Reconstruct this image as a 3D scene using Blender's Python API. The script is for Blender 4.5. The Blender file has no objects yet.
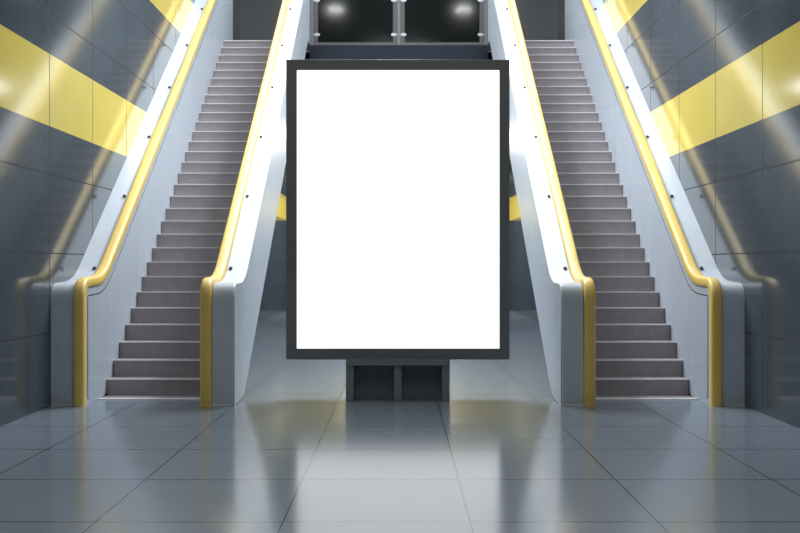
import bpy, bmesh, math
from mathutils import Vector
C = bpy.context.scene.collection

# ------------------------------------------------------------------ helpers
def link(name, me, parent=None, mat=None):
    o = bpy.data.objects.new(name, me)
    C.objects.link(o)
    if parent is not None: o.parent = parent
    if mat is not None:
        me.materials.clear(); me.materials.append(mat)
    return o

def finish(bm, name, mat, parent=None, bevel=0.0, seg=3, smooth=35):
    bmesh.ops.recalc_face_normals(bm, faces=bm.faces)
    me = bpy.data.meshes.new(name)
    bm.to_mesh(me); bm.free()
    for p in me.polygons: p.use_smooth = True
    me.set_sharp_from_angle(angle=math.radians(smooth))
    o = link(name, me, parent, mat)
    if bevel:
        b = o.modifiers.new('bevel', 'BEVEL'); b.width = bevel; b.segments = seg
        b.limit_method = 'ANGLE'; b.angle_limit = math.radians(40); b.harden_normals = True
    return o

def bx(bm, x0, x1, y0, y1, z0, z1):
    v = [bm.verts.new(p) for p in ((x0,y0,z0),(x1,y0,z0),(x1,y1,z0),(x0,y1,z0),(x0,y0,z1),(x1,y0,z1),(x1,y1,z1),(x0,y1,z1))]
    for f in ((0,3,2,1),(4,5,6,7),(0,1,5,4),(1,2,6,5),(2,3,7,6),(3,0,4,7)): bm.faces.new([v[i] for i in f])

def box(name, mat, x0, x1, y0, y1, z0, z1, parent=None, bevel=0.0):
    bm = bmesh.new(); bx(bm, x0, x1, y0, y1, z0, z1)
    return finish(bm, name, mat, parent, bevel)

def prism_x(bm, pts, x0, x1):            # polygon in the y-z plane pushed out along x
    a = [bm.verts.new((x0, y, z)) for y, z in pts]
    b = [bm.verts.new((x1, y, z)) for y, z in pts]
    bm.faces.new(a); bm.faces.new(b[::-1])
    n = len(pts)
    for i in range(n): bm.faces.new((a[i], a[(i+1) % n], b[(i+1) % n], b[i]))

def rounded(corners, n=10):              # corners: (y, z, radius) -> dense polyline with arcs
    out = []
    for i, (y, z, r) in enumerate(corners):
        p = Vector((y, z))
        if i == 0 or i == len(corners)-1 or r == 0: out.append(p); continue
        a = (Vector(corners[i-1][:2]) - p).normalized(); b = (Vector(corners[i+1][:2]) - p).normalized()
        ang = a.angle(b); t = r / math.tan(ang/2)
        c = p + (a+b).normalized() * (r / math.sin(ang/2))
        s = p + a*t; e = p + b*t
        a0 = math.atan2(s.y-c.y, s.x-c.x); a1 = math.atan2(e.y-c.y, e.x-c.x)
        d = (a1-a0+math.pi) % (2*math.pi) - math.pi
        for k in range(n+1):
            th = a0 + d*k/n
            out.append(Vector((c.x + r*math.cos(th), c.y + r*math.sin(th))))
    return out

def empty(name, loc, label, cat, group=None):
    o = bpy.data.objects.new(name, None); C.objects.link(o); o.location = loc
    o.empty_display_size = .2
    o['label'] = label; o['category'] = cat
    if group: o['group'] = group
    return o

def struct(o): o['kind'] = 'structure'; return o

# ------------------------------------------------------------------ materials
def mat(name, col, rough=.5, metal=0.0, spec=.5, coat=0.0, coat_rough=.1):
    m = bpy.data.materials.new(name); m.use_nodes = True
    b = m.node_tree.nodes['Principled BSDF']
    b.inputs['Base Color'].default_value = (*col, 1); b.inputs['Roughness'].default_value = rough
    b.inputs['Metallic'].default_value = metal; b.inputs['Specular IOR Level'].default_value = spec
    b.inputs['Coat Weight'].default_value = coat; b.inputs['Coat Roughness'].default_value = coat_rough
    return m

class N:                                  # tiny node writer
    def __init__(s, m): s.t = m.node_tree; s.b = s.t.nodes['Principled BSDF']
    def new(s, typ, **kw):
        n = s.t.nodes.new(typ)
        for k, v in kw.items(): setattr(n, k, v)
        return n
    def put(s, sock, v):
        if isinstance(v, bpy.types.NodeSocket): s.t.links.new(v, sock)
        else: sock.default_value = v
    def math(s, op, a, b=0.0, c=0.0):
        n = s.new('ShaderNodeMath', operation=op)
        s.put(n.inputs[0], a); s.put(n.inputs[1], b); s.put(n.inputs[2], c)
        return n.outputs[0]
    def mix(s, f, a, b):
        n = s.new('ShaderNodeMix', data_type='RGBA')
        s.put(n.inputs[0], f); s.put(n.inputs[6], a); s.put(n.inputs[7], b)
        return n.outputs[2]
    def near(s, v, at, w):                # 1 within w of value
        return s.math('LESS_THAN', s.math('ABSOLUTE', s.math('SUBTRACT', v, at)), w)
    def grid(s, v, off, step, w):         # 1 within w of off + k*step
        q = s.math('DIVIDE', s.math('SUBTRACT', v, off), step)
        f = s.math('ABSOLUTE', s.math('SUBTRACT', q, s.math('ROUND', q)))
        return s.math('LESS_THAN', f, w/step)
    def xyz(s):
        g = s.new('ShaderNodeNewGeometry'); x = s.new('ShaderNodeSeparateXYZ')
        s.t.links.new(g.outputs['Position'], x.inputs[0]); return x.outputs, g.outputs['Position']
    def noise(s, vec, scale, detail=3, rough=.5, stretch=None):
        if stretch:
            mp = s.new('ShaderNodeMapping'); mp.inputs['Scale'].default_value = stretch
            s.t.links.new(vec, mp.inputs[0]); vec = mp.outputs[0]
        n = s.new('ShaderNodeTexNoise'); n.inputs['Scale'].default_value = scale
        n.inputs['Detail'].default_value = detail; n.inputs['Roughness'].default_value = rough
        s.t.links.new(vec, n.inputs['Vector']); return n.outputs['Fac']
    def rng(s, v, lo, hi, a=0.0, b=1.0):
        n = s.new('ShaderNodeMapRange'); s.put(n.inputs[0], v)
        for i, q in enumerate((lo, hi, a, b)): n.inputs[i+1].default_value = q
        return n.outputs[0]

WALL_DARK = (.060, .079, .100)
def wall_material(name, axis, off, step, stripes=True):
    m = mat(name, WALL_DARK, .2, spec=.6, coat=.0)
    n = N(m); (x, y, z), P = n.xyz(); u = y if axis == 'y' else x
    jv = n.grid(u, off, step, .011)
    jh = n.near(z, .82, .006)
    for zz in (1.70, 2.58, 4.35, 5.22, 6.97, 7.85): jh = n.math('MAXIMUM', jh, n.near(z, zz, .006))
    nz = n.noise(P, 1.3, 5, .6)
    dark = n.mix(n.rng(nz, .3, .7), (WALL_DARK[0]*.88, WALL_DARK[1]*.88, WALL_DARK[2]*.88, 1), (WALL_DARK[0]*1.12, WALL_DARK[1]*1.12, WALL_DARK[2]*1.12, 1))
    col = dark
    if stripes:
        s = n.math('MAXIMUM', n.near(z, 3.51, .40), n.near(z, 6.075, .40))
        yel = n.mix(n.rng(nz, .3, .7), (.68, .55, .115, 1), (.73, .595, .13, 1))
        col = n.mix(s, dark, yel)
        n.put(n.b.inputs['Specular IOR Level'], n.rng(s, 0, 1, .5, .95))
    j = n.math('MAXIMUM', jv, jh)
    col = n.mix(n.math('MULTIPLY', j, .9), col, (.004, .005, .006, 1))
    n.put(n.b.inputs['Base Color'], col)
    n.put(n.b.inputs['Roughness'], n.rng(j, 0, 1, ROUGH_W, .75))
    return m
ROUGH_W = .115

def floor_material():
    m = mat('floor_tile', (.2, .23, .26), .2, spec=.6)
    n = N(m); (x, y, z), P = n.xyz()
    j = n.math('MAXIMUM', n.grid(x, .454, 1.145, .0055), n.grid(y, 6.54, 1.2855, .009))
    # every tile a slightly different grey
    vx = n.math('FLOOR', n.math('DIVIDE', n.math('SUBTRACT', x, .454), 1.145))
    vy = n.math('FLOOR', n.math('DIVIDE', n.math('SUBTRACT', y, 6.54), 1.2855))
    cx = n.new('ShaderNodeCombineXYZ'); n.put(cx.inputs[0], vx); n.put(cx.inputs[1], vy)
    wn = n.new('ShaderNodeTexWhiteNoise'); n.t.links.new(cx.outputs[0], wn.inputs['Vector'])
    a = n.noise(P, 2.2, 8, .65)
    fac = n.math('ADD', n.math('MULTIPLY', a, .55), n.math('MULTIPLY', wn.outputs[0], .12))
    col = n.mix(n.rng(fac, .25, .6), (.185, .226, .274, 1), (.205, .246, .296, 1))
    sp = n.rng(n.noise(P, 38, 3, .6), .66, .72)
    col = n.mix(n.math('MULTIPLY', sp, .12), col, (.1, .12, .15, 1))
    col = n.mix(n.math('MULTIPLY', j, .95), col, (.012, .015, .018, 1))
    n.put(n.b.inputs['Base Color'], col)
    r = n.rng(n.noise(P, 5, 5, .6), .3, .7, .155, .16)
    n.put(n.b.inputs['Roughness'], r)
    return m

def brushed(name, col, rough, spec=.5, metal=0.0, joints=None):
    m = mat(name, col, rough, metal, spec)
    n = N(m); (x, y, z), P = n.xyz()
    f = n.noise(P, 3, 5, .6)
    c = n.mix(n.rng(f, .3, .7), tuple(q*.95 for q in col)+(1,), tuple(min(1, q*1.05) for q in col)+(1,))
    if joints:
        c = n.mix(n.math('MULTIPLY', n.grid(y, joints[0], joints[1], .004), .6), c, (.05, .06, .07, 1))
    n.put(n.b.inputs['Base Color'], c)
    n.put(n.b.inputs['Roughness'], rough)
    return m

M = dict(
    wall=wall_material('side_wall_panels', 'y', 11.86, 1.668),
    wall_r=wall_material('right_wall_panels', 'y', 11.32, 1.687),
    back=wall_material('back_wall_panels', 'x', .0, 1.668),
    upper=mat('upper_wall', (.085, .09, .095), .3, spec=.5),
    floor=floor_material(),
    casing=brushed('pale_blue_grey_paint', (.57, .63, .70), .30, .55),
    panel=brushed('pale_blue_grey_panel', (.49, .55, .625), .28, .55, joints=(12.85, 1.45)),
    rail=brushed('yellow_rubber', (.88, .61, .13), .42, .9),
    nose=mat('step_nosing', (.82, .80, .81), .4),
    nose_bright=mat('floor_edge_strip', (.85, .85, .86), .35),
    stud=mat('dark_stud', (.06, .06, .06), .35, metal=.6),
    rubber=mat('black_groove', (.02, .022, .025), .5),
    frame=brushed('charcoal_metal', (.19, .198, .205), .38, .5),
    base=brushed('charcoal_base', (.24, .268, .285), .4, .5),
    slab=brushed('slate_slab', (.010, .016, .028), .6, .25),
    ceil=mat('ceiling_paint', (.30, .32, .34), .7),
    post=mat('grey_post', (.16, .165, .19), .5),
    chrome=mat('brushed_steel', (.45, .46, .48), .45, metal=.3),
)
m = mat('step_metal', (.16, .142, .145), .42, metal=.25); n = N(m); (x, y, z), P = n.xyz()
c = n.mix(n.rng(n.noise(P, 7, 6, .7), .3, .7), (.35, .322, .335, 1), (.41, .38, .392, 1))
rib = n.math('SINE', n.math('MULTIPLY', x, 2*math.pi/.0155))
bp = n.new('ShaderNodeBump'); bp.inputs['Strength'].default_value = .5; bp.inputs['Distance'].default_value = .003
n.put(bp.inputs['Height'], rib); n.t.links.new(bp.outputs[0], n.b.inputs['Normal'])
c = n.mix(n.rng(rib, -.9, -.3, .35, 0), c, (.04, .035, .036, 1))
n.put(n.b.inputs['Base Color'], c); M['step'] = m

m = bpy.data.materials.new('lit_poster_screen'); m.use_nodes = True
b = m.node_tree.nodes['Principled BSDF']; b.inputs['Base Color'].default_value = (.5, .5, .5, 1)
b.inputs['Emission Color'].default_value = (1, 1, 1, 1); b.inputs['Emission Strength'].default_value = 1.1
M['screen'] = m

m = bpy.data.materials.new('smoked_glass'); m.use_nodes = True; nt = m.node_tree; nt.nodes.clear()
out = nt.nodes.new('ShaderNodeOutputMaterial'); mx = nt.nodes.new('ShaderNodeMixShader')
tr = nt.nodes.new('ShaderNodeBsdfTransparent'); tr.inputs[0].default_value = (.26, .28, .28, 1)
gl = nt.nodes.new('ShaderNodeBsdfGlossy'); gl.inputs['Roughness'].default_value = .09
fr = nt.nodes.new('ShaderNodeFresnel'); fr.inputs[0].default_value = 1.5
nt.links.new(fr.outputs[0], mx.inputs[0]); nt.links.new(tr.outputs[0], mx.inputs[1]); nt.links.new(gl.outputs[0], mx.inputs[2])
nt.links.new(mx.outputs[0], out.inputs[0]); M['glass'] = m

M['rail'].node_tree.nodes['Principled BSDF'].inputs['Coat Weight'].default_value = .4
M['rail'].node_tree.nodes['Principled BSDF'].inputs['Coat Roughness'].default_value = .5
# ------------------------------------------------------------------ the setting
WX = 3.86; TOP = 9.6; Y0 = -4.0; Y1 = 37.0
struct(box('floor', M['floor'], -WX, WX, Y0, Y1, -.2, 0))
struct(box('wall_left', M['wall'], -WX-.2, -WX, Y0, Y1, -.2, TOP))
struct(box('wall_right', M['wall_r'], WX, WX+.2, Y0, Y1, -.2, TOP))
struct(box('wall_back', M['back'], -WX-.2, WX+.2, Y1, Y1+.2, -.2, TOP))
struct(box('wall_front', M['ceil'], -WX-.2, WX+.2, Y0-.2, Y0, -.2, TOP))
struct(box('ceiling', M['ceil'], -WX-.2, WX+.2, Y0-.2, Y1+.2, TOP, TOP+.2))
bm = bmesh.new()
bx(bm, -WX, WX, 22.52, Y1, 5.67, 6.05); bx(bm, -1.775, 1.775, 21.79, 22.52, 5.67, 6.05)
struct(finish(bm, 'floor_upper', M['slab']))
for k, s in ((1, -1), (2, 1)):
    struct(box('gap_shade_%d' % k, M['rubber'], *sorted((s*1.776, s*1.812)), 21.83, 22.51, 5.67, 6.05))  # black strips stand in for the shade in the gaps beside the slab
struct(box('wall_upper', M['upper'], -WX, WX, 26.0, 26.2, 6.05, TOP))

# ------------------------------------------------------------------ escalator
D0 = 12.52; NST = 30; T = .2943; R = .2017; SL = R/T; LZ = NST*R; END = 22.5; ZT = 7.35
def hd(y): return 1.57 + SL*(y-12.98)
yt = 12.98 + (ZT-1.57)/SL
def top_path(off=0.0):
    base = rounded([(11.91, 0, 0), (11.91, 1.365, .17), (12.72, 1.388, 1.05), (yt, ZT, 1.0), (END, ZT, 0)], 12)
    if not off: return base
    o = []
    for i, p in enumerate(base):
        d = (base[min(i+1, len(base)-1)] - base[max(i-1, 0)]).normalized()
        o.append(p + Vector((-d.y, d.x))*off)
    return o
def bottom_path(drop=0.0, y_start=11.91):
    ys = 12.604 + drop/SL
    ye = 12.604 + (6.07)/SL
    return rounded([(END, 6.07-drop, 0), (ye, 6.07-drop, .1), (ys+.02, 0, .9), (y_start, 0, 0)], 12)

def ribbon(bm, path, sec):                # sweep section [(x, outward offset)] along a y-z path
    rings = []
    for i, p in enumerate(path):
        d = (path[min(i+1, len(path)-1)] - path[max(i-1, 0)]).normalized(); nn = Vector((-d.y, d.x))
        rings.append([bm.verts.new((x, *(p + nn*o))) for x, o in sec])
    k = len(sec)
    for a, b in zip(rings, rings[1:]):
        for j in range(k): bm.faces.new((a[j], a[(j+1) % k], b[(j+1) % k], b[j]))
    bm.faces.new(rings[0]); bm.faces.new(rings[-1][::-1])

def balustrade(root, s, xo, xr, xi, inner_dir):
    """xo outer face, xr casing/rail border, xi step side of the rail; inner_dir = sign towards the steps"""
    lo, hi = sorted((xo, xr))
    bm = bmesh.new()
    prism_x(bm, [tuple(p) for p in top_path() + bottom_path()], lo, hi)
    cas = finish(bm, 'balustrade', M['casing'], root, .022, 4, 30)
    # body under the hand rail, with the raised trim plate on the step side
    xp = xi - inner_dir*.018
    lo, hi = sorted((xr, xp))
    bm = bmesh.new()
    prism_x(bm, [tuple(p) for p in top_path(-.03) + bottom_path(.17, 11.94)], lo, hi)
    finish(bm, 'inner_panel', M['panel'], cas, .006, 2, 30)
    a, b = sorted((xp, xp + inner_dir*.004))
    top = [tuple(p) for p in top_path(-.156)][1:]
    top = [(top[0][0], .10)] + top
    bm = bmesh.new()
    prism_x(bm, [(top[0][0]+.05, .05)] + top + [(END, 5.9), (D0+.1+5.9/SL, 5.9), (D0+.1, .05)], a, b)
    finish(bm, 'panel_plate', M['panel'], cas, .004, 2, 30)
    a, b = sorted((xp, xp + inner_dir*.003))
    bm = bmesh.new()
    ribbon(bm, [Vector((12.05, .06))] + top_path(-.14)[1:], [(a, 0), (b, 0), (b, -.012), (a, -.012)])
    g = finish(bm, 'groove_trim', M['rubber'], cas)
    # hand rail: rounded rubber band
    c = (xr+xi)/2; w = abs(xr-xi)/2
    sec = []
    for k in range(13):
        th = math.pi*k/12
        cx, sz = math.cos(th), math.sin(th)
        sec.append((c + w*math.copysign(abs(cx)**.55, cx), .005 + .055*abs(sz)**.6))
    sec += [(c-w, -.035), (c-w+.01, -.048), (c-w+.03, -.048), (c-w+.03, -.03), (c+w-.03, -.03), (c+w-.03, -.048), (c+w-.01, -.048), (c+w, -.035)]
    bm = bmesh.new(); ribbon(bm, top_path(), sec)
    h = finish(bm, 'handrail', M['rail'], root, 0, 1, 50); h['label'] = 'yellow handrail'
    # studs on the deck
    xs = xr - inner_dir*.055
    for k in range(6):
        y = 12.91 + 1.402*k; z = hd(y)
        bm = bmesh.new()
        prof = [(0.0, .026), (.0175, .026), (.022, .022), (.024, .012), (.017, .006), (.017, -.004), (0, -.004)]
        rings = []
        nrm = Vector((0, -SL, 1)).normalized(); up = Vector((0, 1, SL)).normalized(); ex = Vector((1, 0, 0))
        for r_, h_ in prof[1:-1]:
            rings.append([bm.verts.new(Vector((xs, y, z)) + nrm*h_ + (ex*math.cos(t)+up*math.sin(t))*r_) for t in [2*math.pi*q/16 for q in range(16)]])
        for p, q in zip(rings, rings[1:]):
            for i in range(16): bm.faces.new((p[i], p[(i+1)%16], q[(i+1)%16], q[i]))
        bm.faces.new(rings[0]); bm.faces.new(rings[-1][::-1])
        finish(bm, 'deck_stud', M['stud'], cas)

def step_mesh():
    x0, x1 = 2.19, 3.488
    pts = [(.0, 0.0), (T+.012, 0.0), (T+.012, -.03), (.05, -.03), (.035, -.205), (.016, -.205), (.022, -.16), (.020, -.10), (.012, -.05), (.0, -.014)]
    bm = bmesh.new(); prism_x(bm, pts, x0, x1)
    bmesh.ops.recalc_face_normals(bm, faces=bm.faces)
    me = bpy.data.meshes.new('step'); bm.to_mesh(me); bm.free(); me.materials.append(M['step'])
    bm = bmesh.new(); bx(bm, x0, x1, -.003, .022, -.007, .003)
    bmesh.ops.recalc_face_normals(bm, faces=bm.faces)
    nm = bpy.data.meshes.new('nosing'); bm.to_mesh(nm); bm.free(); nm.materials.append(M['nose'])
    return me, nm

def escalator(s, label):
    root = empty('escalator', (0, 0, 0), label, 'escalator', None)
    balustrade(root, s, s*3.885, s*3.605, s*3.477, -s)   # beside the hall wall
    balustrade(root, s, s*1.816, s*2.072, s*2.198, s)   # beside the centre of the hall
    # both step meshes lie on +x; mirror for the left side by shifting
    me, nm = STEP
    dx = 0 if s > 0 else -(2.19+3.488)
    for i in range(1, NST):
        o = link('step', me, root); o.location = (dx, D0+T*i, R*i)
        q = link('nosing', nm, o)
    lo, hi = sorted((s*2.19, s*3.488))
    p = box('comb_plate', M['step'], lo, hi, D0, D0+T+.03, -.01, .008, root)
    box('nosing', M['nose_bright'], lo, hi, D0-.05, D0+.004, -.01, .012, p)
    yl = D0+T*NST
    bm = bmesh.new(); bx(bm, lo, hi, yl, END+.02, LZ-.04, LZ); bx(bm, lo, hi, yl+.012, yl+.03, LZ-.2, LZ-.02)
    p = finish(bm, 'landing_plate', M['step'], root)
    box('nosing', M['nose'], lo, hi, yl-.003, yl+.022, LZ-.01, LZ+.003, p)
    # soffit closing the truss from below
    lo, hi = sorted((s*2.15, s*3.65))
    ys = D0 + T + .03
    bm = bmesh.new()
    prism_x(bm, [(ys+.03, .0), (ys+.03+5.72/SL, 5.72), (END, 5.72), (END, 5.66), (ys+.12+5.66/SL, 5.66), (ys+.12, 0.0)], lo, hi)
    finish(bm, 'soffit', M['slab'], root)
    return root
STEP = step_mesh()
escalator(-1, 'escalator to the left of the lit billboard, pale grey sides and yellow handrails')
escalator(1, 'escalator to the right of the lit billboard, pale grey sides and yellow handrails')

# ------------------------------------------------------------------ billboard
BY = 12.33
root = empty('billboard', (0, BY, 0), 'large freestanding billboard with blank white lit screen and charcoal frame', 'billboard')
def rel(o): o.location.y -= BY; return o
x0, x1, z0, z1 = -1.288, 1.288, .483, 3.937
sx0, sx1, sz0, sz1 = -1.165, 1.172, .607, 3.818
bm = bmesh.new()
bx(bm, x0, sx0, BY, BY+.26, z0, z1); bx(bm, sx1, x1, BY, BY+.26, z0, z1)
bx(bm, sx0, sx1, BY, BY+.26, z0, sz0); bx(bm, sx0, sx1, BY, BY+.26, sz1, z1); bx(bm, sx0, sx1, BY+.05, BY+.255, sz0, sz1)
bmesh.ops.remove_doubles(bm, verts=bm.verts, dist=1e-5)
rel(finish(bm, 'frame', M['frame'], root, .004, 2))
rel(box('screen', M['screen'], sx0-.0, sx1+.0, BY+.02, BY+.049, sz0, sz1, root))
bw = .60
st = rel(box('base_bar', M['base'], -bw, bw, BY+.0, BY+.32, .41, .486, root, .005))
rel(box('back_plate', M['base'], -bw+.01, bw-.01, BY+.28, BY+.31, .0, .41, root))
for cx in (-bw+.046, 0, bw-.046):
    bm = bmesh.new()
    bx(bm, cx-.045, cx+.045, BY+.005, BY+.28, 0, .345)
    bx(bm, cx-.045, cx+.045, BY+.03, BY+.28, .345, .41)
    rel(finish(bm, 'leg', M['base'], root, .004, 2))

# ------------------------------------------------------------------ glass railing on the upper floor
GY = 21.85
def railing(s, label):
    root = empty('glass_railing', (s*.88, GY, 6.05), label, 'railing', None)
    def r2(o): o.location = (-s*.88, -GY, -6.05); return o
    def rng2(a, b): return sorted((s*a, s*b))
    a, b = rng2(.119, 1.648)
    r2(box('glass_pane', M['glass'], a, b, GY-.008, GY+.008, 6.12, 7.2, root))
    for px in (1.776, .013):
        a, b = sorted((s*(px-(.026 if px > 1 else .0129)), s*(px+(.026 if px > 1 else .0129))))
        r2(box('post', M['post'], a, b, GY-.03, GY+.03, 6.053, 7.25, root, .004))
    a, b = rng2(.0, 1.8)
    r2(box('top_rail', M['chrome'], a, b, GY-.035, GY+.035, 7.25, 7.3, root, .01))
    r2(box('bottom_rail', M['upper'], *rng2(.055, 1.725), GY-.02, GY+.02, 6.051, 6.08, root, .004))
    for zc in (6.27, 6.97):
        for cx, px in ((1.668, 1.776), (.098, .013)):
            bm = bmesh.new()
            bmesh.ops.create_cone(bm, cap_ends=True, segments=24, radius1=.034, radius2=.034, depth=.05)
            for v in bm.verts:
                v.co = Vector((s*cx + v.co.x*1.75, GY + v.co.z, zc + v.co.y))
            a, b = sorted((s*cx, s*px)); bx(bm, a, b, GY-.012, GY+.012, zc-.01, zc+.01)
            r2(finish(bm, 'clamp', M['chrome'], root, .004, 2))
railing(-1, 'smoked glass railing pane on the upper floor, above the left half of the billboard')
railing(1, 'smoked glass railing pane on the upper floor, above the right half of the billboard')

# ------------------------------------------------------------------ lights
def area(name, loc, sx, sy, power, rot=(0, 0, 0), col=(1, 1, 1)):
    l = bpy.data.lights.new(name, 'AREA'); l.shape = 'RECTANGLE'; l.size = sx; l.size_y = sy; l.energy = power; l.color = col
    o = bpy.data.objects.new(name, l); C.objects.link(o); o.location = loc; o.rotation_euler = rot
    return o
for s in (-1, 1):
    area('ceiling_lamp_escalator', (s*2.6, 18.0, TOP-.05), 1.2, 9, 220, col=(.93, .965, 1))
    l = bpy.data.lights.new('downlight', 'AREA'); l.shape = 'DISK'; l.size = .5; l.energy = 38
    o = bpy.data.objects.new('downlight', l); C.objects.link(o); o.location = (s*2.0, 10.3, TOP-.05)
    area('lower_lamp', (s*2.2, 24.0, 5.64), 1.2, 1.8, 120, col=(.92, .96, 1))
area('lower_lamp_rear', (0, 34.0, 5.64), 3.0, 2.0, 480, col=(1, .98, .95))
area('hung_fill_light', (0, 14.6, 6.6), .5, 3.4, 330, col=(.93, .965, 1))  # added fill without a fixture, brightens escalator sides and floor behind the billboard
area('ceiling_lamp_centre', (0, 17.5, TOP-.05), 2.0, 8, 350, col=(.93, .965, 1))
area('ceiling_lamp_entry', (0, 2.0, TOP-.05), 2.4, 6, 150, col=(.92, .96, 1))

w = bpy.data.worlds.new('world'); bpy.context.scene.world = w; w.use_nodes = True
w.node_tree.nodes['Background'].inputs[0].default_value = (.6, .7, .8, 1)
w.node_tree.nodes['Background'].inputs[1].default_value = .1

# ------------------------------------------------------------------ camera
cam = bpy.data.cameras.new('camera'); co = bpy.data.objects.new('camera', cam); C.objects.link(co)
co.location = (.025, 0, 1.57); co.rotation_euler = (math.pi/2, 0, 0)
cam.sensor_width = 36; cam.lens = 1070/800*36; cam.shift_y = -1.5/800; cam.clip_end = 200
sc = bpy.context.scene; sc.camera = co
vs = sc.view_settings; vs.view_transform = 'Standard'; vs.look = 'None'; vs.gamma = 1; vs.use_curve_mapping = False
vs.exposure = 0.25
